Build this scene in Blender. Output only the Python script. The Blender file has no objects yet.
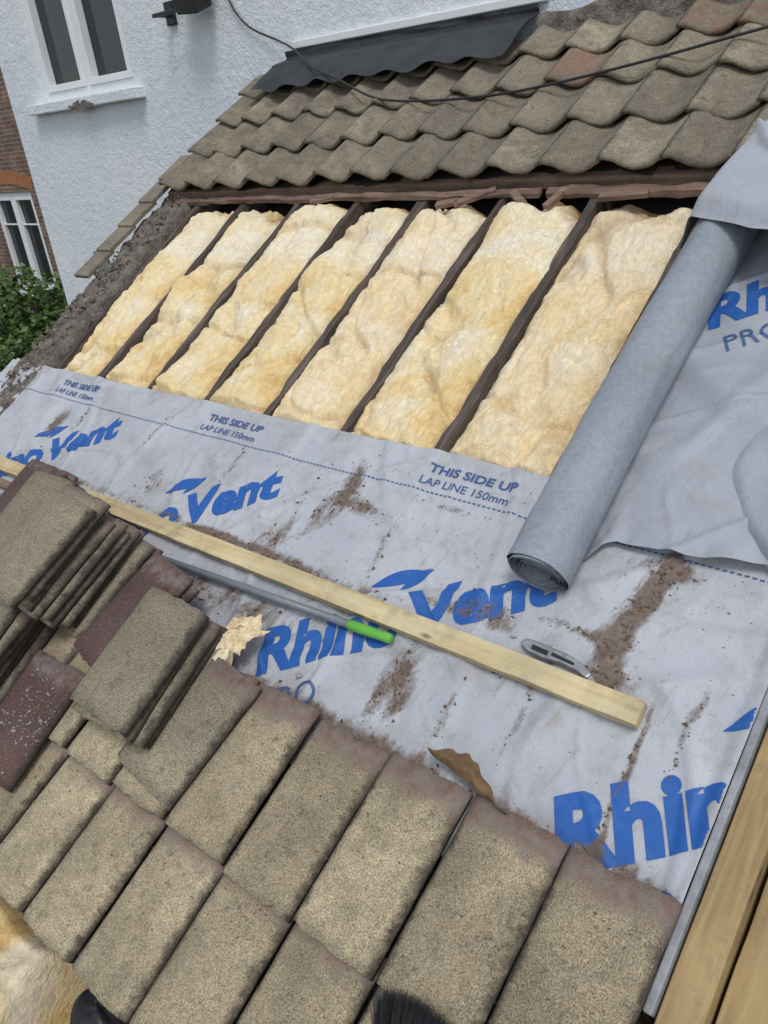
import bpy,bmesh,math,random
from mathutils import Vector, noise, Matrix
random.seed(7)
scene=bpy.context.scene
C30,S30=math.cos(math.radians(30)),0.5
# roof frame: u along the eaves, v up the slope, h above the rafters
def R(u,v,h=0.0): return Vector((u, v*C30-h*S30, v*S30+h*C30))
def fr(x,y,z,H=0.8,l=2.1,o=4): return noise.fractal(Vector((x,y,z)),H,l,o)
def nz(x,y,z): return noise.noise(Vector((x,y,z)))
def sm(a,b,x):
    t=max(0,min(1,(x-a)/(b-a))); return t*t*(3-2*t)

# ---------------------------------------------------------------- materials
class NT:
    def __init__(s,name):
        s.m=bpy.data.materials.new(name); s.m.use_nodes=True
        s.t=s.m.node_tree; s.N=s.t.nodes; s.L=s.t.links
        s.b=[n for n in s.N if n.type=='BSDF_PRINCIPLED'][0]
        s.co=s.N.new('ShaderNodeTexCoord').outputs['Object']
    def link(s,a,b): s.L.new(a,b)
    def mapping(s,scale,rot=(0,0,0)):
        src=s.co
        if rot!=(0,0,0):
            q=s.N.new('ShaderNodeMapping'); q.inputs['Rotation'].default_value=rot; s.link(s.co,q.inputs['Vector']); src=q.outputs[0]
        n=s.N.new('ShaderNodeMapping'); n.inputs['Scale'].default_value=scale
        s.link(src,n.inputs['Vector']); return n.outputs[0]
    def noise(s,scale,detail=4,rough=.6,vec=None,dist=0):
        n=s.N.new('ShaderNodeTexNoise'); n.inputs['Scale'].default_value=scale
        n.inputs['Detail'].default_value=min(detail,4); n.inputs['Roughness'].default_value=rough
        n.inputs['Distortion'].default_value=dist
        s.link(vec if vec else s.co,n.inputs['Vector']); return n.outputs['Fac']
    def vor(s,scale,vec=None):
        n=s.N.new('ShaderNodeTexVoronoi'); n.inputs['Scale'].default_value=scale
        s.link(vec if vec else s.co,n.inputs['Vector']); return n.outputs['Distance']
    def ramp(s,f,stops):
        n=s.N.new('ShaderNodeValToRGB'); e=n.color_ramp.elements
        while len(e)<len(stops): e.new(.5)
        for i,(p,c) in enumerate(stops):
            e[i].position=p
            e[i].color=(c,c,c,1) if not isinstance(c,tuple) else (*c,1)
        s.link(f,n.inputs[0]); return n.outputs[0]
    def mix(s,f,a,b,mode='MIX'):
        n=s.N.new('ShaderNodeMix'); n.data_type='RGBA'; n.blend_type=mode
        for i,v in ((0,f),(6,a),(7,b)):
            if isinstance(v,(int,float)): n.inputs[i].default_value=v if i==0 else (v,v,v,1)
            elif isinstance(v,tuple): n.inputs[i].default_value=(*v,1)
            else: s.link(v,n.inputs[i])
        return n.outputs[2]
    def math(s,op,a,b=0.0,clamp=False):
        n=s.N.new('ShaderNodeMath'); n.operation=op; n.use_clamp=clamp
        for i,v in ((0,a),(1,b)):
            if isinstance(v,(int,float)): n.inputs[i].default_value=v
            else: s.link(v,n.inputs[i])
        return n.outputs[0]
    def attr(s,name):
        n=s.N.new('ShaderNodeAttribute'); n.attribute_name=name; return n.outputs['Fac']
    def bump(s,f,strength=.4,dist=.01):
        n=s.N.new('ShaderNodeBump'); n.inputs['Strength'].default_value=strength
        n.inputs['Distance'].default_value=dist; s.link(f,n.inputs['Height'])
        s.link(n.outputs[0],s.b.inputs['Normal'])
    def col(s,c):
        if isinstance(c,tuple): s.b.inputs['Base Color'].default_value=(*c,1)
        else: s.link(c,s.b.inputs['Base Color'])
    def rough(s,r): s.b.inputs['Roughness'].default_value=r

def simple(name,c1,c2,scale=6,rough=.8,bs=60,bstr=.3,bd=.005,metal=0,fine=.25):
    n=NT(name); a=n.noise(scale,4,.65)
    c=n.ramp(a,[(.3,c1),(.7,c2)])
    fn=n.noise(bs,3,.7)
    f=n.ramp(fn,[(.3,1-fine),(.7,1.0)])
    n.col(n.mix(1.0,c,f,'MULTIPLY')); n.rough(rough); n.b.inputs['Metallic'].default_value=metal
    n.bump(fn,bstr,bd); return n.m

def wood(name,c1,c2,c3,axis=0,knots=True,rough=.7,dirt=0.0):
    n=NT(name); sc=[30,30,30]; sc[axis]=1.2
    if axis==1: v=n.mapping((32,2.2,26),(math.radians(-30),0,0))
    else: v=n.mapping(tuple(sc))
    g=n.noise(1,5,.65,v,.6)
    c=n.ramp(g,[(.28,c1),(.5,c2),(.75,c3)])
    big=n.ramp(n.noise(3,4,.6),[(.35,.72),(.65,1.0)])
    c=n.mix(1.0,c,big,'MULTIPLY')
    if knots:
        k=n.ramp(n.vor(5,n.mapping((1 if axis==0 else 3,1 if axis==1 else 3,2))),[(.06,.35),(.14,1.0)])
        c=n.mix(1.0,c,k,'MULTIPLY')
    if dirt: c=n.mix(n.ramp(n.noise(9,5,.75),[(.5,0.0),(.75,dirt)]),c,(.08,.06,.045))
    n.col(c); n.rough(rough); n.bump(g,.3,.003); return n.m

def tile_mat(name,cA,cB,cC,head,red=0.0,grime=1.0):
    n=NT(name); rnd=n.attr('rnd'); tv=n.attr('tv'); sd=n.attr('sd')
    n7=n.noise(7,5,.7); n24=n.noise(24,5,.75); n13=n.noise(12,5,.8); n3=n.noise(3.3,4,.7)
    base=n.mix(n.ramp(rnd,[(0.0,0.0),(.9,1.0)]),cA,cB)
    base=n.mix(n.ramp(n7,[(.38,0.0),(.62,.8)]),base,cC)
    base=n.mix(1.0,base,n.ramp(n3,[(.36,.68),(.6,1.06)]),'MULTIPLY')
    g=n.noise(230,2,.8)
    base=n.mix(1.0,base,n.ramp(g,[(.32,.42),(.5,.97),(.68,1.55)]),'MULTIPLY')
    v=n.vor(170)
    base=n.mix(n.ramp(v,[(.12,.6),(.24,0.0)]),base,(.07,.06,.045))
    base=n.mix(n.ramp(n.vor(85),[(.08,.7),(.15,0.0)]),base,(.66,.62,.50))
    base=n.mix(n.ramp(n24,[(.56,0.0),(.70,.65*grime)]),base,(.06,.053,.042))
    base=n.mix(n.ramp(n13,[(.62,0.0),(.70,.3)]),base,(.50,.48,.39))
    base=n.mix(n.ramp(n13,[(.28,.55*grime),(.39,0.0)]),base,(.10,.085,.065))
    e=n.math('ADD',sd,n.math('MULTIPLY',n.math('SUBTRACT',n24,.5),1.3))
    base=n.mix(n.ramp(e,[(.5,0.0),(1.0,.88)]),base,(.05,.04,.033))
    h=n.math('ADD',tv,n.math('MULTIPLY',n.math('SUBTRACT',n13,.5),.26))
    hc=n.mix(n.ramp(n24,[(.35,0.0),(.65,1.0)]),head,(.26,.22,.19))
    base=n.mix(n.ramp(h,[(.80,0.0),(.90,.92)]),base,hc)
    rr=n.math('MULTIPLY',n.ramp(rnd,[(.92,0.0),(.96,1.0)]),n.ramp(n7,[(.42,0.0),(.6,.75)]))
    base=n.mix(n.math('MULTIPLY',rr,red),base,(.30,.14,.085))
    n.col(base); n.rough(.95)
    n.bump(n.math('ADD',g,n.math('MULTIPLY',n24,1.2)),1.0,.005)
    return n.m

ROT=(math.radians(-30),0,0)
def dirtmask(n,lo,hi):
    # smeared mud: noise stretched down the slope, plus a gritty break-up
    a=n.noise(1,4,.72,n.mapping((30,9,12),(math.radians(-30),0,math.radians(16))),.6)
    b=n.noise(70,3,.8)
    k=n.math('ADD',n.math('MULTIPLY',n.math('SUBTRACT',a,.5),1.5),n.math('MULTIPLY',n.math('SUBTRACT',b,.5),.55))
    d=n.math('ADD',n.attr('dirt'),k)
    return n.math('MULTIPLY',n.ramp(d,[(lo,0.0),((lo+hi)/2,.55),(hi,.93)]),n.ramp(n.attr('dirt'),[(.03,0.0),(.28,1.0)])),b
def membrane_mat(name,c1,c2,dirty=True,ton=1.0,mott=.12):
    n=NT(name)
    c=n.mix(n.ramp(n.noise(2.2,5,.65),[(.35,0.0),(.65,1.0)]),c1,c2)
    fine=n.noise(420,2,.6)
    c=n.mix(1.0,c,n.ramp(fine,[(.3,.84),(.7,1.08)]),'MULTIPLY')
    n6=n.noise(7,5,.78)
    c=n.mix(n.ramp(n6,[(.48,0.0),(.72,.5*ton)]),c,(.27,.235,.20))
    st=n.noise(1,5,.75,n.mapping((26,5,5),(math.radians(-30),0,math.radians(14))))
    c=n.mix(n.ramp(st,[(.58,0.0),(.72,.45*ton)]),c,(.22,.175,.135))
    c=n.mix(n.ramp(n.noise(60,4,.8),[(.65,0.0),(.73,.6*ton)]),c,(.15,.11,.08))
    if mott>.14: c=n.mix(1.0,c,n.ramp(n.noise(60,3,.7),[(.3,1-mott),(.7,1.08)]),'MULTIPLY')
    if dirty:
        m,b=dirtmask(n,.22,.74)
        dc=n.mix(n.ramp(b,[(.3,0.0),(.7,1.0)]),(.22,.15,.105),(.08,.053,.036))
        c=n.mix(m,c,dc)
    n.col(c); n.rough(.62)
    n.bump(n.math('ADD',fine,n.math('MULTIPLY',n6,7)),.4,.0025)
    return n.m

MT={}
MT['tile_lo']=tile_mat('weathered_tile_sandy',(.62,.52,.335),(.42,.345,.22),(.37,.31,.205),(.20,.115,.095),red=.6,grime=.85)
MT['tile_up']=tile_mat('weathered_tile_brown',(.42,.365,.26),(.29,.245,.18),(.20,.17,.13),(.17,.12,.095),red=.75,grime=1.0)
MT['tile_st']=tile_mat('stacked_tile',(.46,.395,.27),(.31,.265,.185),(.23,.2,.15),(.17,.10,.085),red=.4,grime=1)
MT['tile_red']=tile_mat('tile_underside',(.17,.095,.08),(.14,.085,.075),(.1,.07,.065),(.15,.08,.07),grime=1)
MT['memb']=membrane_mat('breather_membrane',(.52,.54,.58),(.43,.45,.49))
MT['memb2']=membrane_mat('breather_membrane_b',(.42,.45,.50),(.35,.38,.43),ton=.7)
MT['roll']=membrane_mat('membrane_roll_back',(.33,.37,.42),(.26,.295,.34),False,ton=.6,mott=.16)
def blue():
    n=NT('printed_blue_ink'); c=n.mix(n.ramp(n.noise(30,5,.7),[(.45,0.0),(.8,.45)]),(.012,.10,.38),(.07,.18,.44))
    m,b=dirtmask(n,.40,1.0)
    c=n.mix(m,c,(.14,.1,.07)); n.col(c); n.rough(.6); return n.m
MT['blue']=blue()
def navy():
    n=NT('printed_navy_ink'); n.col(n.mix(n.noise(50,4,.7),(.03,.07,.2),(.08,.14,.3))); n.rough(.6); return n.m
MT['navy']=navy()
def insul():
    n=NT('glass_wool')
    a=n.noise(3.0,5,.62,dist=.5)
    c=n.ramp(a,[(.30,(.72,.45,.14)),(.40,(.90,.65,.28)),(.50,(.95,.78,.45)),(.66,(.98,.90,.70))])
    c=n.mix(n.math('MULTIPLY',n.attr('rnd'),.5),c,(.97,.80,.56))
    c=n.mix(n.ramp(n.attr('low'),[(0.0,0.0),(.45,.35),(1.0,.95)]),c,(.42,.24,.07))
    f=n.noise(1,4,.75,n.mapping((75,18,30),ROT),.8)
    c=n.mix(1.0,c,n.ramp(f,[(.3,.82),(.6,1.04)]),'MULTIPLY')
    s=n.noise(8,5,.8)
    c=n.mix(n.ramp(s,[(.59,0.0),(.76,.55)]),c,(.46,.28,.10))
    n.col(c); n.rough(1.0); n.bump(n.math('ADD',f,n.math('MULTIPLY',n.noise(30,5,.78,dist=1.0),1.4)),.8,.012)
    n.b.inputs['Sheen Weight'].default_value=.1
    return n.m
MT['wool']=insul()
MT['rafter']=wood('old_rafter_timber',(.035,.027,.022),(.10,.075,.062),(.24,.195,.165),axis=1,knots=False,rough=.9,dirt=.6)
MT['oldbat']=wood('old_batten_timber',(.12,.075,.055),(.25,.165,.125),(.40,.29,.23),axis=0,knots=False,rough=.9,dirt=.6)
MT['batten']=wood('new_batten_timber',(.50,.39,.19),(.66,.54,.30),(.76,.66,.41),axis=0,dirt=.4)
MT['fresh']=wood('treated_timber',(.25,.165,.07),(.40,.28,.125),(.50,.38,.19),axis=1,dirt=.5)
MT['eave']=wood('eaves_timber',(.03,.02,.015),(.07,.05,.035),(.13,.1,.07),axis=0,knots=False,rough=.9)
MT['dark']=simple('dark_void_board',(.015,.012,.01),(.04,.032,.027))
MT['soil']=simple('soil_crumbs',(.10,.065,.045),(.22,.16,.11),scale=40,rough=1,bs=200)
MT['grit']=simple('mortar_crumbs',(.3,.28,.25),(.5,.49,.47),scale=40,rough=1,bs=200)
MT['rubble']=simple('verge_mortar',(.11,.09,.07),(.38,.33,.28),scale=13,rough=1,bs=60,bstr=1,bd=.02,fine=.5)
MT['lead']=simple('bitumen_flashing',(.018,.02,.025),(.042,.045,.052),scale=5,rough=.6,bs=25,bstr=.6,bd=.01)
MT['trim']=simple('grey_verge_trim',(.22,.23,.25),(.4,.41,.43),scale=9,rough=.6,bs=40,bstr=.3)
MT['black']=simple('black_plastic',(.012,.012,.013),(.025,.025,.027),rough=.45)
MT['white']=simple('white_upvc',(.76,.78,.8),(.82,.83,.84),rough=.35,bs=10,bstr=.02,fine=.04)
MT['metal']=simple('brushed_steel',(.34,.35,.36),(.5,.51,.52),scale=30,rough=.4,metal=.7,fine=.15)
MT['pole']=simple('grey_pole_paint',(.15,.175,.2),(.22,.245,.27),rough=.4,bs=50,bstr=.05,fine=.15)
MT['green']=simple('green_plastic',(.12,.45,.05),(.17,.54,.08),rough=.4,fine=.1)
MT['bag']=simple('felt_scrap',(.12,.07,.03),(.26,.17,.08),scale=12,rough=.9)
def stucco():
    n=NT('white_masonry_paint')
    c=n.mix(n.ramp(n.noise(.9,5,.7),[(.35,0.0),(.7,1.0)]),(.72,.77,.82),(.82,.85,.87))
    c=n.mix(n.ramp(n.noise(5,5,.8),[(.56,0.0),(.75,.4)]),c,(.50,.52,.52))
    nn=n.noise(19,5,.8,dist=.4)
    c=n.mix(n.ramp(nn,[(.66,0.0),(.71,.5)]),c,(.36,.34,.31))
    n.col(c); n.rough(.9); n.bump(nn,.7,.03); return n.m
MT['stucco']=stucco()
def brick():
    n=NT('red_brickwork'); s=n.N.new('ShaderNodeSeparateXYZ'); n.link(n.co,s.inputs[0])
    cb=n.N.new('ShaderNodeCombineXYZ'); n.link(n.math('ADD',s.outputs[0],s.outputs[1]),cb.inputs[0]); n.link(s.outputs[2],cb.inputs[1])
    b=n.N.new('ShaderNodeTexBrick'); n.link(cb.outputs[0],b.inputs['Vector'])
    b.inputs['Color1'].default_value=(.22,.13,.085,1); b.inputs['Color2'].default_value=(.13,.08,.06,1)
    b.inputs['Mortar'].default_value=(.30,.26,.22,1); b.inputs['Scale'].default_value=1
    b.inputs['Brick Width'].default_value=.225; b.inputs['Row Height'].default_value=.075; b.inputs['Mortar Size'].default_value=.007
    n.col(n.mix(1.0,b.outputs['Color'],n.ramp(n.noise(4,5,.7),[(.3,.6),(.7,1.2)]),'MULTIPLY')); n.rough(.9); n.bump(b.outputs['Fac'],-.5,.01); return n.m
MT['brick']=brick()
MT['orange']=simple('orange_arch_brick',(.38,.15,.06),(.5,.22,.1),scale=9)
def glass():
    n=NT('window_glass'); n.col((.012,.016,.02)); n.rough(.06); n.b.inputs['Specular IOR Level'].default_value=.6; return n.m
MT['glass']=glass()
def leafm():
    n=NT('leaf_green'); n.col(n.mix(n.attr('rnd'),(.025,.07,.015),(.12,.2,.04))); n.rough(.5); return n.m
MT['leaf']=leafm()
MT['bark']=simple('bark',(.06,.045,.03),(.13,.1,.07))
MT['ground']=simple('ground',(.05,.075,.03),(.13,.115,.08),scale=1.5,rough=1,bs=20)

# ---------------------------------------------------------------- mesh helpers
class MB:
    def __init__(s): s.v=[];s.f=[];s.a={}
    def add(s,vs,fs,**at):
        o=len(s.v); s.v+= [Vector(p) for p in vs]; s.f+=[tuple(i+o for i in f) for f in fs]
        for k,val in at.items():
            L=s.a.setdefault(k,[0.0]*o)
            while len(L)<o: L.append(0.0)
            L+= list(val) if hasattr(val,'__len__') else [val]*len(vs)
    def make(s,name,mat,smooth=False,parent=None,bevel=0,center=True):
        c=Vector((0,0,0))
        if center:
            lo=Vector([min(p[i] for p in s.v) for i in range(3)]);hi=Vector([max(p[i] for p in s.v) for i in range(3)]);c=(lo+hi)/2
        me=bpy.data.meshes.new(name); me.from_pydata([p-c for p in s.v],[],s.f); me.update()
        for k,L in s.a.items():
            while len(L)<len(s.v): L.append(0.0)
            at=me.attributes.new(k,'FLOAT','POINT'); at.data.foreach_set('value',L)
        if smooth: me.polygons.foreach_set('use_smooth',[True]*len(me.polygons))
        ob=bpy.data.objects.new(name,me); scene.collection.objects.link(ob); ob.location=c
        me.materials.append(mat)
        if parent:
            ob.parent=parent; ob.matrix_parent_inverse=Matrix.Translation(-parent.location)
        if bevel:
            b=ob.modifiers.new('b','BEVEL'); b.width=bevel; b.segments=2
        return ob
def empty(name,loc):
    e=bpy.data.objects.new(name,None); scene.collection.objects.link(e); e.location=loc; return e
BF=[(0,3,2,1),(4,5,6,7),(0,1,5,4),(1,2,6,5),(2,3,7,6),(3,0,4,7)]
def boxv(a,b,c,d,e,f,T=lambda x,y,z:Vector((x,y,z))):
    return [T(a,c,e),T(b,c,e),T(b,d,e),T(a,d,e),T(a,c,f),T(b,c,f),T(b,d,f),T(a,d,f)]
def box(name,x0,x1,y0,y1,z0,z1,mat,parent=None,bevel=0,T=lambda x,y,z:Vector((x,y,z))):
    m=MB(); m.add(boxv(x0,x1,y0,y1,z0,z1,T),BF); return m.make(name,mat,parent=parent,bevel=bevel)
def rough_beam(mb,u0,u1,v0,v1,h0,h1,axis,amp=.003,n=40,seed=0):
    vs=[];fs=[]
    for i in range(n+1):
        t=i/n
        for (a,b) in ((0,0),(1,0),(1,1),(0,1)):
            if axis==0: u=u0+(u1-u0)*t; v=v0+(v1-v0)*a
            else: v=v0+(v1-v0)*t; u=u0+(u1-u0)*a
            h=h0+(h1-h0)*b
            q=fr(u*6+seed,v*6,b*9+a*5); q2=fr(u*6+seed,v*6,b*9+a*5+40)
            if axis==0: v+=amp*q
            else: u+=amp*q
            vs.append(R(u,v,h+amp*q2))
    for i in range(n):
        o=4*i
        for k in range(4):
            k2=(k+1)%4; f=(o+k,o+k2,o+4+k2,o+4+k); fs.append(f if axis==1 else f[::-1])
    fs.append((0,1,2,3)); fs.append(tuple(4*n+k for k in (3,2,1,0)))
    mb.add(vs,fs)
def grid(mb,nu,nv,fn,**at):
    vs=[fn(i/nu,j/nv) for j in range(nv+1) for i in range(nu+1)]
    fs=[(j*(nu+1)+i,j*(nu+1)+i+1,(j+1)*(nu+1)+i+1,(j+1)*(nu+1)+i) for j in range(nv) for i in range(nu)]
    mb.add(vs,fs,**at)

# ---------------------------------------------------------------- camera, light
cam=bpy.data.cameras.new('camera'); co=bpy.data.objects.new('camera',cam); scene.collection.objects.link(co)
r=Vector((.7606,.6402,-.1065)); up=Vector((-.2212,.4100,.8849)); bk=Vector((.6103,-.6496,.4535))
m=Matrix((( r.x,up.x,bk.x,0),(r.y,up.y,bk.y,0),(r.z,up.z,bk.z,0),(0,0,0,1))); 
co.matrix_world=Matrix.Translation(R(0,0,2.0))@m
cam.lens=28.1; cam.sensor_width=36; cam.sensor_fit='AUTO'; cam.clip_end=1000; cam.clip_start=.05
scene.camera=co
w=bpy.data.worlds.new('World'); scene.world=w; w.use_nodes=True
nt=w.node_tree; bg=nt.nodes['Background']; sky=nt.nodes.new('ShaderNodeTexSky'); sky.sky_type='NISHITA'; sky.sun_disc=False
S=Vector((.35,-.35,.87)).normalized()
sky.sun_elevation=math.asin(S.z); sky.sun_rotation=math.atan2(S.x,S.y)
hs=nt.nodes.new('ShaderNodeHueSaturation'); hs.inputs['Saturation'].default_value=.42
nt.links.new(sky.outputs[0],hs.inputs['Color']); nt.links.new(hs.outputs[0],bg.inputs['Color']); bg.inputs['Strength'].default_value=.15
sl=bpy.data.lights.new('sun','SUN'); sl.energy=1.5; sl.angle=math.radians(18); sl.color=(1,.98,.95)
so=bpy.data.objects.new('sun',sl); scene.collection.objects.link(so); so.rotation_euler=S.to_track_quat('Z','Y').to_euler()
scene.view_settings.view_transform='Standard'; scene.view_settings.look='None'; scene.view_settings.exposure=0

# ---------------------------------------------------------------- ground
g=MB(); g.add([(-400,-400,-3.6),(400,-400,-3.6),(400,400,-3.6),(-400,400,-3.6)],[(0,1,2,3)]); g.make('ground',MT['ground'])

# ---------------------------------------------------------------- white house
WY=3.8*C30+.02
H=empty('white_rendered_house',(-2,WY,0))
wall=MB()
xs=[-8.3,-7.72,-6.22,7]; zs=[-3.6,2.06,3.4,6.0]
for i in range(3):
    for j in range(3):
        if i==1 and j==1: continue
        n1=24 if i==2 else 8
        grid(wall,n1,8,lambda a,b,i=i,j=j:Vector((xs[i]+(xs[i+1]-xs[i])*a, WY, zs[j]+(zs[j+1]-zs[j])*b)))
D=.13
a,b,c,d=xs[1],xs[2],zs[1],zs[2]
wall.add([(a,WY,c),(b,WY,c),(b,WY,d),(a,WY,d),(a,WY+D,c),(b,WY+D,c),(b,WY+D,d),(a,WY+D,d)],[(0,1,5,4),(1,2,6,5),(2,3,7,6),(3,0,4,7)])
wall.add([(-8.3,WY,-3.6),(-8.3,WY,6),(-8.3,WY+7,6),(-8.3,WY+7,-3.6),(7,WY,-3.6),(7,WY,6),(7,WY+7,6),(7,WY+7,-3.6)],[(0,1,2,3),(4,7,6,5),(1,5,6,2),(3,2,6,7)])
wall.make('walls',MT['stucco'],parent=H)
def window(parent,x0,x1,z0,z1,y,mulls,bars=(),fw=.07):
    box('glass',x0,x1,y+.03,y+.04,z0,z1,MT['glass'],parent)
    fm=MB()
    def fb(a,b,c,d,p=0.0): fm.add(boxv(a,b,y-.035-p,y+.03,c,d),BF)
    fb(x0,x0+fw,z0,z1);fb(x1-fw,x1,z0,z1);fb(x0+fw,x1-fw,z0,z0+fw);fb(x0+fw,x1-fw,z1-fw,z1)
    for mx in mulls: fb(mx-fw*.5,mx+fw*.5,z0+fw,z1-fw,-.002)
    ed=[x0+fw]+[e for mx in mulls for e in (mx-fw*.5,mx+fw*.5)]+[x1-fw]
    for k in range(0,len(ed),2):
        a,b=ed[k],ed[k+1]; c,d=z0+fw,z1-fw; q=.055
        fb(a,a+q,c,d,.015);fb(b-q,b,c,d,.015);fb(a+q,b-q,c,c+q,.015);fb(a+q,b-q,d-q,d,.015)
        for bz in bars: fb(a+q,b-q,bz-.012,bz+.012,.0)
    fm.make('window_frame',MT['white'],parent=parent,bevel=.006)
window(H,-7.72,-6.22,2.06,3.4,WY+.09,[-6.97])
box('window_sill',-7.86,-6.1,WY-.09,WY+.1,1.97,2.055,MT['stucco'],H,.01)
sg=MB(); grid(sg,30,6,lambda a,b:Vector((-7.15+.42*a,WY-.094-.01*nz(a*9,b*3,1),1.985+.075*(b-.5)*math.sin(3.14*a)+.02*nz(a*8,0,3))))
sg.make('sill_damage',MT['rubble'],True,parent=H)
box('wall_vent',-7.5,-7.26,WY-.012,WY+.05,.52,.75,MT['metal'],H,.005)
fl=MB()
def flf(a,b):
    u=-4.42+1.92*a; z1=2.10
    if b<.6:
        t=b/.6; v=3.47+.27*t
        return R(u-.05*(1-t)*(1-a),v+.03*nz(u*4,0,0)*(1-t),.172+.014*math.cos(2*math.pi*(u+4.58)/.27)*(1-t)+.016*nz(u*6,t*2,1))
    t=(b-.6)/.4; e=R(u,3.74,.172)
    return Vector((u, e.y+(WY-.025-e.y)*sm(0,.5,t)-.012*nz(u*4,t*3,3), e.z+(z1-e.z)*t))
grid(fl,120,30,flf); fl.make('lead_flashing',MT['lead'],True)
box('flashing_trim',-4.35,-2.45,WY-.03,WY,2.105,2.15,MT['white'],H,.006)
rl=MB(); grid(rl,60,6,lambda a,b:Vector((-2.48+3.5*a,WY-.05-.03*fr(a*20,b*3,0)-.05*(1-b),1.86+.20*b+.05*nz(a*12,0,4)*b)))
rl.make('mortar_fillet',MT['rubble'],True,parent=H)
F=empty('outdoor_floodlight',(-5.3,WY-.1,2.5))
box('backplate',-5.62,-5.52,WY-.03,WY,2.40,2.55,MT['black'],F,.008)
box('arm',-5.6,-5.2,WY-.16,WY-.13,2.45,2.475,MT['black'],F,.004)
box('arm_stub',-5.59,-5.56,WY-.14,WY-.02,2.45,2.475,MT['black'],F,.004)
hd=MB(); hd.add([(-5.26,WY-.2,2.42),(-5.04,WY-.2,2.40),(-5.04,WY-.05,2.45),(-5.26,WY-.05,2.47),(-5.29,WY-.24,2.66),(-5.01,WY-.24,2.64),(-5.01,WY-.08,2.7),(-5.29,WY-.08,2.72)],BF)
hd.make('lamp_head',MT['black'],parent=F,bevel=.012)

# ---------------------------------------------------------------- brick house + shrub
B=empty('brick_house',(-16,7,0)); BY=7.0
bw=MB(); bx=[-26,-17.3,-15.62,-10]; bz=[-3.6,-.95,.95,6]
for i in range(3):
    for j in range(3):
        if i==1 and j==1: continue
        bw.add([(bx[i],BY,bz[j]),(bx[i+1],BY,bz[j]),(bx[i+1],BY,bz[j+1]),(bx[i],BY,bz[j+1])],[(0,1,2,3)])
a,b,c,d=bx[1],bx[2],bz[1],bz[2]
bw.add([(a,BY,c),(b,BY,c),(b,BY,d),(a,BY,d),(a,BY+D,c),(b,BY+D,c),(b,BY+D,d),(a,BY+D,d)],[(0,1,5,4),(1,2,6,5),(2,3,7,6),(3,0,4,7)])
bw.make('walls',MT['brick'],parent=B)
window(B,a,b,c,d,BY+.08,[(a+b)/2],bars=(.35,),fw=.09)
box('window_sill',a-.1,b+.1,BY-.08,BY+.1,c-.1,c-.005,MT['stucco'],B,.01)
ar=MB()
for k in range(22):
    t=(k-10.5)/10.5; x=(a+b)/2+t*.92; z=d+.02+.14*(1-t*t); an=t*.3
    q=[]
    for (dx,dz) in ((-.037,0),(.037,0),(.042,.24),(-.042,.24)):
        q.append((x+dx*math.cos(an)+dz*math.sin(an), z-dx*math.sin(an)+dz*math.cos(an)))
    ar.add([(p[0],BY-.012,p[1]) for p in q]+[(p[0],BY+.01,p[1]) for p in q],[(0,1,2,3),(0,4,5,1),(1,5,6,2),(2,6,7,3),(3,7,4,0)])
ar.make('brick_arch',MT['orange'],parent=B)
SH=empty('leafy_shrub',(-13.2,5,-3.6))
lf=MB(); blobs=[((-13.1,5.2,-1.0),1.0),((-12.5,4.8,-1.7),.8),((-13.9,5.4,-1.3),1.2),((-12.9,4.6,-2.4),1.1),((-13.6,5.0,-2.6),1.2),((-12.2,4.4,-2.6),.7),((-14.6,5.2,-2.0),1.2)]
for (cc,rr) in blobs:
    for k in range(int(1900*rr)):
        dv=Vector((random.gauss(0,1),random.gauss(0,1),random.gauss(0,1))).normalized()
        q=rr*(random.random()**.35)*(1+.35*nz(dv.x*2+cc[0],dv.y*2,dv.z*2))
        p=Vector(cc)+dv*q
        a1=Vector((random.gauss(0,1),random.gauss(0,1),random.gauss(0,.6))).normalized(); b1=a1.cross(Vector((random.gauss(0,1),random.gauss(0,1),1))).normalized()
        s=random.uniform(.04,.09)
        lf.add([p-a1*s,p+b1*s*.55,p+a1*s,p-b1*s*.55],[(0,1,2,3)],rnd=max(0,min(1,.2+.6*random.random()*(.3+.9*q/rr))))
lf.make('foliage',MT['leaf'],parent=SH)
def tube(mb,pts,rs,seg=8,**at):
    vs=[];fs=[]
    for i,p in enumerate(pts):
        p=Vector(p); t=(Vector(pts[min(i+1,len(pts)-1)])-Vector(pts[max(i-1,0)])).normalized()
        x=t.cross(Vector((.13,.2,.97))).normalized(); y=t.cross(x)
        rr=rs[i] if hasattr(rs,'__len__') else rs
        for k in range(seg):
            an=2*math.pi*k/seg; vs.append(p+(x*math.cos(an)+y*math.sin(an))*rr)
    n=len(pts)
    for i in range(n-1):
        for k in range(seg): fs.append((i*seg+k,i*seg+(k+1)%seg,(i+1)*seg+(k+1)%seg,(i+1)*seg+k))
    fs.append(tuple(range(seg))[::-1]); fs.append(tuple((n-1)*seg+k for k in range(seg)))
    mb.add(vs,fs,**at)
tk=MB(); tube(tk,[(-13.3,5,-3.6),(-13.2,5,-2.8),(-13.3,5.1,-2)],[.12,.1,.07])
for (cc,rr) in blobs: tube(tk,[(-13.25,5.03,-2.7),tuple((Vector(cc)+Vector((-13.25,5.03,-2.7)))/2+Vector((0,0,.1))),cc],[.06,.04,.015],6)
tk.make('trunk',MT['bark'],parent=SH)

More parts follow.
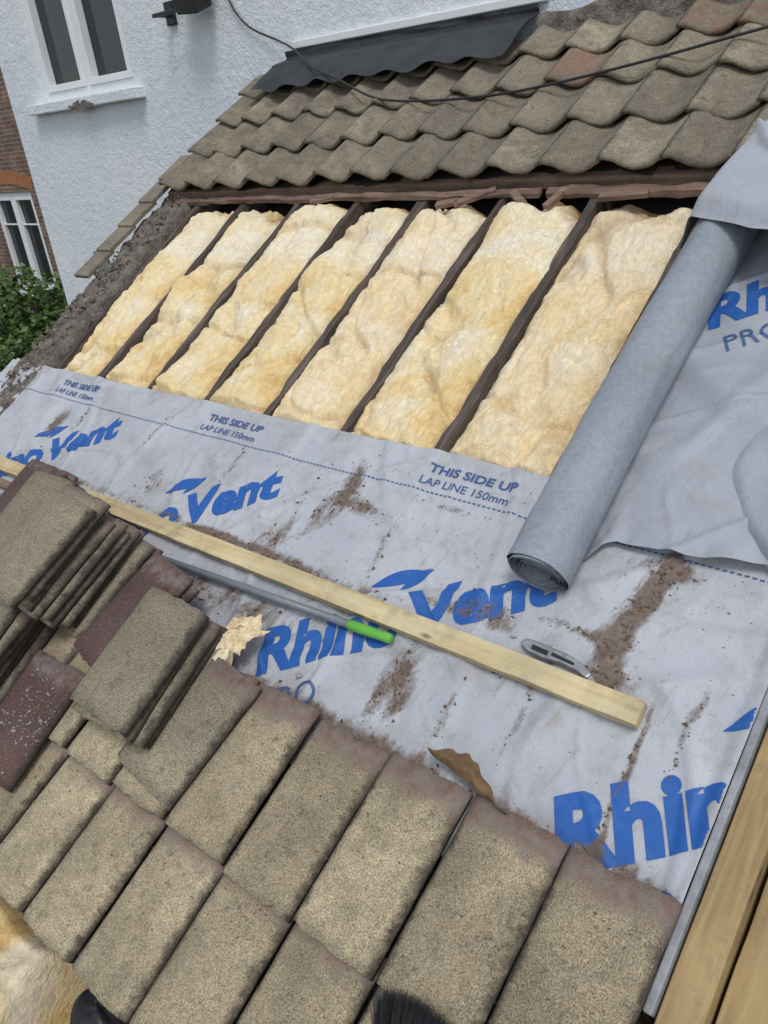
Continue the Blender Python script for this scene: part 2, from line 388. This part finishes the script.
# ---------------------------------------------------------------- roof carcass
RO=empty('roof_structure',R(-2.5,1,0))
raf=[-4.30,-3.86,-3.41,-2.97,-2.545,-2.095,-1.635,-1.165,-.72]
rb=MB()
for k,u in enumerate(raf): rough_beam(rb,u-.021,u+.021,-.7,3.75,-.11,-.001,1,.009,120,k*7)
rb.make('rafters',MT['rafter'],parent=RO)
cb=MB(); cb.add([R(-4.6,-.6,-.13),R(-.4,-.6,-.13),R(-.4,3.75,-.13),R(-4.6,3.75,-.13)],[(0,1,2,3)]); cb.make('ceiling_board',MT['dark'],parent=RO)
ob=MB()
rough_beam(ob,-4.62,-.3,2.645,2.70,.002,.05,0,.006,120,3)
rough_beam(ob,-4.5,-1.9,2.585,2.62,.004,.026,0,.009,90,9)
rough_beam(ob,-1.86,-.3,2.575,2.615,.004,.03,0,.009,60,19)
ob.make('old_roofing_battens',MT['oldbat'],parent=RO)
fe=MB(); grid(fe,160,8,lambda a,b:R(-4.6+4.3*a,2.665+.05*fr(a*14,0,5)*(1-b)+.5*b,.054+.012*nz(a*30,b*2,8)+.01*b)); 
fe.make('old_roofing_felt',MT['dark'],True,parent=RO)
sc=MB()
for (u,v,l,an) in ((-2.22,2.57,.20,.5),(-1.98,2.55,.14,-.7),(-2.35,2.53,.12,.2),(-1.5,2.56,.20,.1),(-3.2,2.58,.15,.25),(-1.8,2.55,.12,1.2)):
    c,s=math.cos(an),math.sin(an)
    T=lambda x,y,z,u=u,v=v,c=c,s=s:R(u+x*c-y*s,v+x*s+y*c,z)
    sc.add(boxv(-l/2,l/2,-.016,.016,.015,.035,T),BF)
sc.make('timber_offcuts',MT['oldbat'])
XW=empty('brick_extension_walls',(-2.5,-.4,-2))
box('eaves_wall',-4.6,-.4,-.35,-.12,-3.6,-.42,MT['brick'],XW)
gw=MB()
for x in (-4.6,-.42):
    gw.add([(x,-.12,-3.6),(x,WY-.02,-3.6),(x,WY-.02,1.75),(x,-.12,-.28),(x+.1,-.12,-3.6),(x+.1,WY-.02,-3.6),(x+.1,WY-.02,1.75),(x+.1,-.12,-.28)],BF)
gw.make('side_walls',MT['brick'],parent=XW)
# left verge
vg=MB()
grid(vg,34,260,lambda a,b:R(-4.68+.33*a,-.6+3.45*b, .02+.028*fr(a*3+5,b*22,0,.7)+.025*max(0,nz(a*5,b*45,4))-.14*sm(.86,1,a)-.3*sm(.1,0,a)))
vg.make('verge_mortar_bed',MT['rubble'],True,parent=RO)
vr=MB()
for k in range(240):
    u=random.uniform(-4.62,-4.40); v=random.uniform(.9,2.75); s=random.uniform(.004,.018)
    if k%9==0: s*=1.7
    p=R(u,v,.04); vs=[p+Vector(d)*s*random.uniform(.5,1.2)+Vector((random.gauss(0,.2),random.gauss(0,.2),random.gauss(0,.2)))*s for d in ((1,0,0),(-1,0,0),(0,1,0),(0,-1,0),(0,0,1),(0,0,-1))]
    vr.add(vs,[(0,2,4),(2,1,4),(1,3,4),(3,0,4),(2,0,5),(1,2,5),(3,1,5),(0,3,5)])
vr.make('verge_rubble',MT['rubble'],parent=RO)
vt=MB()
for k in range(5):
    v0=1.85+k*.22; T=lambda x,y,z,k=k:R(x+.012*nz(k,1,1),y,z+.012*(y<v0+.05))
    vt.add(boxv(-4.76,-4.61,v0,v0+.25,.05+.003*k,.075+.003*k,T),BF,rnd=.5+random.random()*.4,tv=.2,sd=.3)
vt.make('verge_tiles',MT['tile_up'],parent=RO,bevel=.004)

# ---------------------------------------------------------------- insulation
for k in range(7):
    cu=(raf[k]+raf[k+1])/2; hw=(raf[k+1]-raf[k])/2+.002
    seed=k*13.7; topv=2.61-.06*random.random(); mb=MB(); low=[]
    nu,nv=54,220
    am=1.0+.35*nz(k*3.3,1,1)
    def f(a,b):
        s=2*a-1; v=1.10+(topv-1.10)*b
        wl=1-.05+.20*nz(v*1.7,seed,1)+.05*fr(v*8,seed,2); wr=1-.07+.20*nz(v*1.7,seed,11)+.05*fr(v*8,seed,12)
        u=cu+hw*s*(wl if s<0 else wr)+.018*nz(v*1.5,seed,5)+.005*nz(s*6,v*14,seed)
        d=1-abs(s)**4.2
        h=-.045+.072*d
        w1=nz(u*2,v*2,seed+50)*.25
        h+=(.25+.75*d)*am*(.052*nz(u*3.0+w1,v*2.0,seed)+.022*nz(u*6.5+w1,v*4.5,seed+3)+.010*fr(u*15,v*10,seed+3))+.0035*fr(u*45,v*35,seed)
        cr=abs(nz(u*1.6+seed+w1,v*2.4,7)); h-=.038*d*max(0,1-cr/.06)
        cr=abs(nz(u*3.2+seed,v*1.1+w1,17)); h-=.028*d*max(0,1-cr/.045)
        cr=abs(nz(u*6+seed,v*5+w1*2,27)); h-=.007*max(0,1-cr/.09)
        t=nz(u*5+seed,v*3.0,37); h-=.022*sm(.40,.52,t)
        h-=.06*sm(.94,1,b)*(1+nz(u*9,seed,1))
        h=max(h,-.095)
        if v<1.33: h=min(h,-.004+.2*sm(1.19,1.32,v))
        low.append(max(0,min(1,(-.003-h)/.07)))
        return R(u,v,h)
    grid(mb,nu,nv,f)
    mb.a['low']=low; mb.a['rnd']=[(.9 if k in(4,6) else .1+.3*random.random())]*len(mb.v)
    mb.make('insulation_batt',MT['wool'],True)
sp=MB(); lw=[]
def f(a,b):
    s=2*a-1;t=2*b-1;rr=math.sqrt(s*s+t*t); q=.75+.45*nz(s*2,t*2,3)+.15*nz(s*6,t*6,3)
    u=-1.86+.085*s*q+.03*t;v=.30+.11*t*q; h=.10+.04*max(0,1-rr*rr*.6)+.02*fr(s*2.2,t*2.2,2)-.05*max(0,rr-1); lw.append(.0); return R(u,v,h)
grid(sp,34,34,f); sp.a['low']=lw; sp.a['rnd']=[1.0]*len(sp.v); sp.make('insulation_scrap',MT['wool'],True)

# ---------------------------------------------------------------- membranes
zones=[(-1.88,.965,.035,.095,1.1),(-1.80,.92,.09,.022,.7),(-1.95,.86,.022,.07,.7),(-.70,.95,.026,.07,1.3),(-.735,.83,.022,.10,1.3),(-.755,.70,.028,.10,1.2),(-.73,.64,.05,.025,.9),(-.70,1.0,.07,.02,.9),
 (-1.16,.71,.09,.025,.8),(-1.0,.86,.02,.05,.8),(-1.2,.68,.12,.013,.7),(-1.30,.45,.035,.07,.95),(-1.26,.37,.02,.05,.8),(-1.33,.33,.015,.05,.6),(-3.86,.88,.04,.07,.9),(-3.7,.95,.015,.09,.6),(-3.4,.64,.3,.014,.6),(-2.4,.635,.35,.014,.75),(-1.9,.635,.35,.014,.8),(-2.05,.70,.05,.05,.7),
 (-.595,.40,.006,.15,1.3),(-1.6,.2,.4,.04,.8),(-.9,.22,.5,.022,.7),(-2.1,.42,.3,.05,.75),(-.85,.74,.10,.010,.6),(-1.55,.57,.06,.02,.3),(-.6,.24,.02,.03,.7),(-2.9,.75,.06,.06,.45),(-1.45,1.0,.15,.01,.45),
 (-1.6,.78,.012,.10,.6),(-2.5,.95,.012,.1,.5),(-.9,.5,.010,.12,.6),(-1.0,.55,.1,.008,.45),(-3.1,1.0,.015,.08,.5),(-.5,.55,.010,.12,.7),(-1.1,.40,.008,.1,.5),(-2.05,.9,.01,.12,.5)]
def dirt(u,v):
    t=0
    uu=u+.02*nz(u*9,v*9,5); vv=v+.02*nz(u*9,v*9,15)
    for (a,b,c,d,e) in zones:
        q=((uu-a)/c)**2+((vv-b)/d)**2
        if q<9: t+=e*math.exp(-q*.5)
    return min(1.2,t*(.75+.55*fr(u*10,v*7,3)))
def memh(u,v):
    h=.018+.008*nz(u*2.3,v*2.3,0)+.008*nz(u*1.1+v*2,v*.8,4)
    k=abs(nz(u*2.1+v*.7,v*1.0-u*.4,9)); h+=.011*sm(1,0,k/.09)
    k=abs(nz(u*1.2-v*1.9,v*1.5,19)); h+=.010*sm(1,0,k/.08)
    k=abs(nz(u*4.2+v*1.9,v*3.5,29)); h+=.004*sm(1,0,k/.14)
    return max(h,.004)+.02*sm(-.42,-.375,u)
ms=MB(); dl=[]
def f(a,b):
    u=-4.76+4.388*a; v=.06+1.15*b+ (.008*nz(u*2,0,3) if b>.99 else 0); dl.append(dirt(u,v)); return R(u,v,memh(u,v))
grid(ms,640,170,f); ms.a['dirt']=dl
MEM=ms.make('breather_membrane_sheet',MT['memb'],True)
UC,RR=-1.0,.098
def uph(u,v):
    q=sm(UC,UC+.25,u)
    return memh(u,v)+.010+q*(.016+.022*nz(u*2.6,v*1.9,33)+.026*sm(1,0,abs(nz(u*1.6+v*.5,v*1.1,41))/.10))+.014*q
V0,V1=.83,2.42
def loed(u): return 1.03-.16*sm(-.86,-1.0,u)+.05*sm(-.7,-.4,u)+.02*nz(u*5,0,9)
us=MB(); dl=[]
def f(a,b):
    u=UC+.02+.64*a; e=loed(u); v=e+(V1+.3*a-e)*b; dl.append(.6*dirt(u+.4,v-.5)); 
    return R(u,v,uph(u,v)+.03*sm(.05,0,b)*max(0,nz(u*8,0,2)))
grid(us,100,200,f); us.a['dirt']=dl
UPM=us.make('breather_membrane_sheet',MT['memb2'],True)
rl=MB(); turns=7; seg=44; hc=RR+.022
def f(a,b):
    ph=a*turns*2*math.pi; rr=RR-(RR-.034)*a
    v=V0+(2.40-V0)*b; cs=math.cos(ph);sn=math.sin(ph)
    rr*=1+(.06*nz(cs*1.2,sn*1.2+v*.6,5)+.035*nz(cs*3+v*2,sn*3,v*3.2)+.025*sm(1,0,abs(nz(cs*1.5+v*.4,sn*1.5,v*1.2))/.1))*(1-a*.6)
    off=.016*nz(math.floor(ph/6.283)*1.7,3,1)*sm(.15,0,b)+ .004*math.sin(ph*.7)*sm(.1,0,b)
    return R(UC-rr*sn-.015*math.sin(b*3.1)+.03*b, v+off, hc-rr*cs)
grid(rl,turns*seg,90,f)
rl.make('membrane_roll',MT['roll'],True)
dp=MB()
def f(a,b):
    u=-1.16+.90*a+.16*b*(1-a); v=2.24-.36*a*(1-b)+.42*b*(1-.05*a)
    h=.235-.10*a*a+.05*math.sin(a*3.2+b*2)+.03*nz(a*3,b*3,1)-.20*sm(.10,0,a)*(1-.4*b)-.03*sm(.15,0,b)+.03*sm(1,0,abs(nz(a*2+b,b*1.5,8))/.12)
    return R(u,v,h)
grid(dp,60,60,f)
dp.make('membrane_flap',MT['memb2'],True)
d2=MB()
def f(a,b):
    t=(b-.5)*2; u0=-.68+.22*(abs(t)**2.2)+.02*nz(t*2,0,4); u=u0+(-.1-u0)*a; v=1.42+.36*t
    h=.065+.04*math.sin(min(1,a*2)*2.6)-.03*sm(.1,0,a)+.03*nz(a*3,t*2,2); return R(u,v,h)
grid(d2,40,50,f)
d2.make('membrane_flap',MT['memb2'],True)

def put_flat(pts2,faces,name,u,v,ang,mat,parent,hf,sub=.008,off=.003):
    bm=bmesh.new(); vv=[bm.verts.new((x,y,0)) for x,y in pts2]
    for fc in faces:
        try: bm.faces.new([vv[i] for i in fc])
        except ValueError: pass
    bmesh.ops.triangulate(bm,faces=bm.faces[:])
    for _ in range(7):
        e=[e for e in bm.edges if e.calc_length()>sub]
        if not e: break
        bmesh.ops.subdivide_edges(bm,edges=e,cuts=1); bmesh.ops.triangulate(bm,faces=[q for q in bm.faces if len(q.verts)>3])
    c,s=math.cos(ang),math.sin(ang); mb=MB(); dl=[]; P=[]; U=[]
    bm.verts.index_update()
    for q in bm.verts:
        x=u+q.co.x*c-q.co.y*s; y=v+q.co.x*s+q.co.y*c; U.append(x); P.append(R(x,y,hf(x,y)+off)); dl.append(dirt(x,y))
    out=[]; nrm=R(0,0,1)
    for q in bm.faces:
        fc=[w.index for w in q.verts]
        if max(U[i] for i in fc)>-.374: continue
        n_=(P[fc[1]]-P[fc[0]]).cross(P[fc[2]]-P[fc[0]]); out.append(tuple(fc) if n_.dot(nrm)>0 else tuple(fc[::-1]))
    bm.free()
    if not out: return None
    used=sorted({i for f_ in out for i in f_}); mp={i:j for j,i in enumerate(used)}
    mb.add([P[i] for i in used],[tuple(mp[i] for i in f_) for f_ in out],dirt=[dl[i] for i in used])
    return mb.make(name,mat,parent=parent,smooth=True)
def text(s,W,Hh,u,v,ang,mat,parent,hf,x0=0,y0=0,bold=.0,shear=0.0,name='print'):
    cu=bpy.data.curves.new('t','FONT'); cu.body=s; cu.offset=bold; cu.shear=shear; cu.resolution_u=4
    o=bpy.data.objects.new('t',cu); scene.collection.objects.link(o)
    dg=bpy.context.evaluated_depsgraph_get(); me=bpy.data.meshes.new_from_object(o.evaluated_get(dg))
    X=[p.co.x for p in me.vertices]
    mx,Mx=min(X),max(X); cap=.70 if not bold else .70+bold*2
    pts=[((p.co.x-mx)/(Mx-mx)*W+x0,(p.co.y+bold)/cap*Hh+y0) for p in me.vertices]
    fs=[tuple(p.vertices) for p in me.polygons]
    bpy.data.objects.remove(o); return put_flat(pts,fs,name,u,v,ang,mat,parent,hf)
def crescent(x,y,l,w,an,u,v,ang,parent,hf):
    n=14; P=[]; 
    for i in range(n+1):
        t=i/n; P.append((l*t, w*math.sin(math.pi*t)*1.0+ .25*l*t*t))
    for i in range(n-1,0,-1):
        t=i/n; P.append((l*t, -.15*w*math.sin(math.pi*t)+.25*l*t*t))
    c,s=math.cos(an),math.sin(an); P=[(x+a*c-b*s,y+a*s+b*c) for a,b in P]
    put_flat(P,[tuple(range(len(P)))],'printed_horn',u,v,ang,MT['blue'],parent,hf)
A=math.radians(33)
def logo(u,v,parent,hf,ang=A,k=1.0):
    text('Rhino',.50*k,.165*k,u,v,ang,MT['blue'],parent,hf,0,0,.045,.18,'printed_word')
    text('PRO',.18*k,.075*k,u,v,ang,MT['navy'],parent,hf,.04*k,-.13*k,.0,0,'printed_word')
    text('Vent',.45*k,.155*k,u,v,ang,MT['blue'],parent,hf,.53*k,0.005,.045,.18,'printed_word')
    crescent(.40*k,.215*k,.20*k,.045*k,-.25,u,v,ang,parent,hf)
    crescent(.50*k,.175*k,.12*k,.03*k,.15,u,v,ang,parent,hf)
logo(-1.78,.235,MEM,memh,math.radians(34),k=1.04); logo(-2.98,.33,MEM,memh); logo(-4.14,.38,MEM,memh); logo(-.64,.145,MEM,memh,math.radians(38),k=1.15)
logo(-.91,1.86,UPM,uph,math.radians(28),k=.95)
for u in (-1.6,-2.83,-4.06):
    text('THIS SIDE UP',.35,.034,u,1.117,0,MT['navy'],MEM,memh,bold=.03,name='printed_caption')
    text('LAP LINE 150mm',.35,.030,u-.01,1.065,0,MT['navy'],MEM,memh,bold=.008,name='printed_caption')
dsh=MB()
u=-4.7
while u<-.4:
    dsh.add([R(x,y,memh(x,y)+.0032) for x,y in ((u,1.038),(u+.012,1.038),(u+.012,1.0425),(u,1.0425))],[(0,1,2,3)]); u+=.019
dsh.make('printed_lap_line',MT['navy'],parent=MEM)

# ---------------------------------------------------------------- tiles
def prof_pan(s,A):
    return A*((.5+.5*math.cos(2*math.pi*(s-.08)))**1.25)
def prof_flat(s,A):
    e=min(s,1-s); return A*(1-math.exp(-e*13))*(1-.25*abs(2*s-1))
def add_tile(mb,T,W,L,A,th,prof,seed,nx=18,ny=10,rnd=None,headred=1.0):
    vs=[];tv=[];sd=[]
    rnd=random.random() if rnd is None else rnd
    chip=[(random.random()*W,random.choice((0,L)),random.uniform(.008,.024)) for _ in range(random.choice((0,1,2)))]
    for layer in (0,1):
        for j in range(ny+1):
            for i in range(nx+1):
                s=i/nx;t=j/ny
                x=s*W+.003*nz(t*6,seed,1)*(i in (0,nx)); y=t*L+(.006*fr(s*7,seed,2) if j in(0,ny) else 0)
                for (cx,cy,cr) in chip:
                    if j in (0,ny) and abs(cy-t*L)<.01 and abs(x-cx)<cr: y+=(cr-abs(x-cx))*.7*(1 if cy==0 else -1)
                z=prof(s,A)-(th if layer else 0)+.002*nz(s*5,t*5,seed)
                if not layer and (j in (0,ny) or i in (0,nx)): z-=.003
                vs.append(T(x,y,z)); tv.append(t*headred); sd.append(max(0,1-min(s,1-s)*W/.045))
    n=(nx+1)*(ny+1); g=lambda i,j,l:l*n+j*(nx+1)+i; fs=[]
    for j in range(ny):
        for i in range(nx):
            fs.append((g(i,j,0),g(i+1,j,0),g(i+1,j+1,0),g(i,j+1,0)))
            fs.append((g(i,j,1),g(i,j+1,1),g(i+1,j+1,1),g(i+1,j,1)))
    for i in range(nx):
        fs.append((g(i,0,0),g(i,0,1),g(i+1,0,1),g(i+1,0,0))); fs.append((g(i,ny,0),g(i+1,ny,0),g(i+1,ny,1),g(i,ny,1)))
    for j in range(ny):
        fs.append((g(0,j,0),g(0,j+1,0),g(0,j+1,1),g(0,j,1))); fs.append((g(nx,j,0),g(nx,j,1),g(nx,j+1,1),g(nx,j+1,0)))
    mb.add(vs,fs,rnd=rnd,tv=tv,sd=sd)
TW=.27
lo=MB()
for ci,v0 in enumerate((-.68,-.26)):
    L=.48 if ci else .47
    for k in range(16):
        u0=-.36-TW*(k+1); jv=random.uniform(-.010,.010); jh=random.uniform(0,.009); ja=random.uniform(-.012,.012)
        T=lambda x,y,z,u0=u0,v0=v0,jv=jv,jh=jh,ja=ja:R(u0+x-ja*y,v0+jv+y+ja*x,.052+jh+z+.034*(1-y/.48)+.010*x/TW)
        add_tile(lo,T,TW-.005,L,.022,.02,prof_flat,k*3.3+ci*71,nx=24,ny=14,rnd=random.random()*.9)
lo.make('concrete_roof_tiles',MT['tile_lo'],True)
upm=MB()
for ci,v0 in enumerate((2.635,2.94,3.245,3.53)):
    L=.40 if ci<3 else .24
    for k in range(18):
        u0=-4.60+TW*k-.02*(ci%2); jv=random.uniform(-.014,.014); jh=random.uniform(0,.01)
        rr=min(.9,random.random()*.9+.25*(k<9))
        if (ci,k) in ((2,9),(3,11),(1,14),(3,12),(3,14),(2,13)): rr=.98
        T=lambda x,y,z,u0=u0,v0=v0,jv=jv,jh=jh:R(u0+x,v0+jv+y,.052+jh+z+.04*(1-y/.4))
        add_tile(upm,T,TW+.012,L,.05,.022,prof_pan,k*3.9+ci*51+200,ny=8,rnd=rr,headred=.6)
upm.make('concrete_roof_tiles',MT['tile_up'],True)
def stack(u0,v0,n,h0,dz=.033,fan=.006,mat='tile_st',W=.31,L=.43,jit=.02,ang=0.0,profA=.022,tilt=0):
    mb=MB()
    for k in range(n):
        a=ang+random.uniform(-.07,.07); c,s=math.cos(a),math.sin(a); du=random.uniform(-jit,jit)-fan*k; dv=random.uniform(-jit,jit)
        T=lambda x,y,z,c=c,s=s,du=du,dv=dv,k=k:R(u0+du+x*c-y*s,v0+dv+x*s+y*c,h0+.02+k*dz+z+tilt*x)
        add_tile(mb,T,W,L,profA,.02,prof_flat,k*5.1+u0*9,nx=16,ny=8,rnd=random.random()*.9,headred=random.choice((.5,1.0,.9)))
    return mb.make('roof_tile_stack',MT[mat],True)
stack(-2.84,.06,10,.06,jit=.024)
stack(-3.2,.10,8,.05,fan=-.004)
stack(-2.98,-.36,6,.10,fan=0)
stack(-2.18,-.13,5,.10,fan=.004,jit=.018)
stack(-2.46,.03,2,.10,mat='tile_red',jit=.03,ang=-.15,tilt=.15)
stack(-2.60,-.47,1,.12,mat='tile_red',ang=.04,profA=.008)
stack(-2.0,-.2,1,.09,ang=-.1)
stack(-3.6,.2,3,.05,mat='tile_red')

# ---------------------------------------------------------------- battens, pole, knife
bt=MB(); rough_beam(bt,-4.72,-.605,.543,.609,.034,.070,0,.0022,120,2)
bt.make('timber_batten',MT['batten'],bevel=.0015)
bt=MB(); rough_beam(bt,-4.6,-3.1,.40,.44,.03,.055,0,.003,40,5); rough_beam(bt,-4.5,-3.25,.47,.51,.03,.055,0,.003,40,8)
bt.make('old_timber_battens',MT['oldbat'])
P=empty('extension_pole',R(-2,.5,.05))
pm=MB(); tube(pm,[R(-2.62,.45,.06),R(-1.52,.505,.055)],.0135,20); pm.make('shaft',MT['pole'],True,parent=P)
pm=MB(); tube(pm,[R(-1.53,.504,.055),R(-1.525,.504,.055),R(-1.47,.507,.055),R(-1.40,.511,.054),R(-1.37,.513,.053),R(-1.362,.513,.053)],[.013,.017,.017,.015,.016,.011],20); pm.make('green_cap',MT['green'],True,parent=P)
K=empty('utility_knife',R(-.86,.64,.05))
def extr(pts,h0,h1,T,name,mat,parent,bev=.002):
    n=len(pts); mb=MB(); mb.add([T(x,y,h0) for x,y in pts]+[T(x,y,h1) for x,y in pts],[tuple(range(n))[::-1],tuple(range(n,2*n))]+[(i,(i+1)%n,n+(i+1)%n,n+i) for i in range(n)])
    return mb.make(name,mat,parent=parent,bevel=bev)
ka=-.04; kc,ks=math.cos(ka),math.sin(ka)
KT=lambda x,y,z:R(-.985+x*kc-y*ks,.645+x*ks+y*kc,z+.022)
extr([(0,.0),(.03,-.014),(.08,-.016),(.13,-.008),(.18,-.012),(.215,-.022),(.222,-.006),(.19,.012),(.15,.02),(.10,.021),(.05,.022),(.01,.018)],.012,.034,KT,'body',MT['metal'],K,.004)
extr([(.04,-.006),(.09,-.007),(.09,.006),(.04,.007)],.0345,.038,KT,'slider',MT['black'],K,.001)
extr([(.10,-.002),(.17,-.004),(.17,.004),(.10,.008)],.0345,.036,KT,'grip_inlay',MT['black'],K,.001)
extr([(.213,-.02),(.245,-.024),(.222,-.005)],.021,.0225,KT,'blade',MT['metal'],K,0)

# right-hand verge boards
box('verge_trim',-.370,-.350,.0,1.6,-.03,.045,MT['trim'],None,.004,R)
fb=MB(); rough_beam(fb,-.345,-.262,-1.2,1.7,-.16,.020,1,.002,40,1); fb.make('timber_fascia_board',MT['fresh'],bevel=.003)
fb=MB(); rough_beam(fb,-.252,-.13,-1.2,1.7,-.2,-.05,1,.002,40,6); fb.make('timber_fascia_board',MT['fresh'],bevel=.003)

# torn felt scrap
ts=MB(); grid(ts,30,10,lambda a,b:R(-1.06+.27*a,.215+(.055*math.sin(3.1*min(1,a*1.1+.05))+.018*nz(a*9,1,1))*b+.015*nz(a*4,0,1)+.05*(1-a),.075+.02*math.sin(b*3)+.01*nz(a*5,b*2,2)))
ts.make('torn_felt_scrap',MT['bag'],True)

# cable
cp=[(-4.95,WY-.02,2.62),(-4.91,WY-.02,2.46),(-4.80,WY-.02,2.32),(-4.68,WY-.025,2.25),(-4.48,WY-.04,2.18),(-4.25,WY-.10,2.10),R(-3.95,3.60,.20),R(-3.58,3.43,.185),R(-3.28,3.29,.135),R(-3.03,3.22,.135),R(-2.65,3.17,.14),R(-2.26,3.17,.14),R(-1.7,3.27,.15),R(-1.22,3.42,.15),R(-.5,3.6,.15)]
cv=bpy.data.curves.new('overhead_cable','CURVE'); cv.dimensions='3D'; s=cv.splines.new('NURBS'); s.points.add(len(cp)-1)
for i,p in enumerate(cp): s.points[i].co=(*p,1)
s.use_endpoint_u=True; s.order_u=3; cv.bevel_depth=.0065; cv.bevel_resolution=2
o=bpy.data.objects.new('black_cable',cv); scene.collection.objects.link(o); cv.materials.append(MT['black'])

# brush
BR=empty('broom_head',R(-.72,-.36,.12))
br=MB()
for k in range(2600):
    a=random.uniform(-1,1); b=random.uniform(-1,1); u=-.725+a*.06; h=.14+b*.02
    tip=R(u+a*.05+random.uniform(-.01,.01),-.215-.025*a*a+random.uniform(-.025,.01),h+.03+b*.03+random.uniform(-.01,.01)); base=R(u,-.35,h)
    mid=(base+tip)/2+R(0,0,.006); wd=R(.0009,0,0)
    br.add([base-wd,base+wd,mid+wd,mid-wd,tip],[(0,1,2,3),(3,2,4)])
br.make('bristles',MT['black'],parent=BR)
box('block',-.795,-.655,-.40,-.34,.115,.165,MT['black'],BR,.01,R)
pm=MB(); tube(pm,[R(-.73,-.38,.14),R(-.70,-1.2,.5)],.013,14); pm.make('handle',MT['pole'],True,parent=BR)

# scaffold deck, spare batt, bag, eaves timber
SD=MB()
for k in range(6): SD.add(boxv(-5,.5,-2.2+k*.235,-2.2+k*.235+.225,-1.02,-.98),BF)
SD.make('scaffold_boards',MT['eave'],bevel=.004)
eb=MB(); rough_beam(eb,-4.7,-.4,-.66,-.62,-.14,.03,0,.004,60,4); rough_beam(eb,-4.6,-.5,-.76,-.72,-.24,-.17,0,.004,60,14); eb.make('eaves_timbers',MT['oldbat'])
wr=MB(); lw=[]
def f(a,b):
    s=2*a-1; t=2*b-1
    e=sm(1,.90,abs(s))*sm(1,.86,abs(t))
    u=-2.80+.72*s+.03*nz(t*4,s*2,2); v=-1.18+.37*t+.03*nz(s*6,t,5); h=-.56+.33*(e**.5)+.05*nz(s*4,t*3,1)+.02*fr(s*9,t*6,4)
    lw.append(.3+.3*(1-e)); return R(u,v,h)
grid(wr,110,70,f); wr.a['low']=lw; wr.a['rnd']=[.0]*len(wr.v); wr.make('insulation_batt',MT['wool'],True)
BG=empty('black_tool_bag',R(-1.8,-.9,-.3))
bgm=MB()
grid(bgm,30,20,lambda a,b:R(-1.78,-.85,-.27)+Vector((.13*math.cos(a*6.283)*math.sin(b*3.1416)*(1+.3*nz(a*4,b*4,1)),.10*math.sin(a*6.283)*math.sin(b*3.1416),-.10*math.cos(b*3.1416)*(1+.3*nz(a*5,b*5,2)))))
bgm.make('body',MT['black'],True,parent=BG)
pm=MB(); tube(pm,[R(-1.93,-.75,-.12)+Vector((.10*math.cos(k*.35),.02*k*.1,.10*math.sin(k*.35))) for k in range(16)],.008,8); pm.make('strap',MT['black'],True,parent=BG)

# ---------------------------------------------------------------- crumbs
def lump(mb,p,s):
    vs=[];
    for d in ((1,0,0),(-1,0,0),(0,1,0),(0,-1,0),(0,0,1),(0,0,-1)):
        vs.append(p+Vector(d)*s*random.uniform(.5,1.2)+Vector((random.gauss(0,.2),random.gauss(0,.2),random.gauss(0,.2)))*s)
    mb.add(vs,[(0,2,4),(2,1,4),(1,3,4),(3,0,4),(2,0,5),(1,2,5),(3,1,5),(0,3,5)])
so_=MB()
for (a,b,c,d,e) in zones:
    for k in range(int(35*e)+int(400*c*d*12)):
        u=random.gauss(a,c*.7); v=random.gauss(b,d*.7)
        if not(-4.6<u<-.4 and .2<v<1.2): continue
        lump(so_,R(u,v,memh(u,v)+.0015),random.choice((.0015,.002,.002,.003,.003,.004,.007)))
for k in range(900):
    u=random.uniform(-4.6,-.4); v=random.uniform(.22,1.2); lump(so_,R(u,v,memh(u,v)+.001),random.uniform(.001,.0025))
for k in range(700):
    u=random.uniform(-2.9,-.4); v=random.uniform(-.6,.2); lump(so_,R(u,v,.10),random.uniform(.001,.004))
so_.make('soil_debris',MT['soil'])
gr=MB()
for k in range(160):
    u=random.gauss(-2.45,.08); v=random.gauss(-.25,.1)
    if -2.58<u<-2.31 and -.45<v<-.06: lump(gr,R(u,v,.15),random.uniform(.002,.006))
for k in range(60):
    u=random.uniform(-2.3,-.5); v=random.uniform(.6,1.1); lump(gr,R(u,v,memh(u,v)+.003),random.uniform(.002,.005))
for (u,v,s) in ((-1.62,.30,.015),(-1.02,.66,.012),(-2.05,.47,.02),(-2.2,.40,.025),(-1.95,.40,.018),(-2.3,.42,.03)): lump(gr,R(u,v,memh(u,v)+.008),s)
gr.make('mortar_debris',MT['grit'])
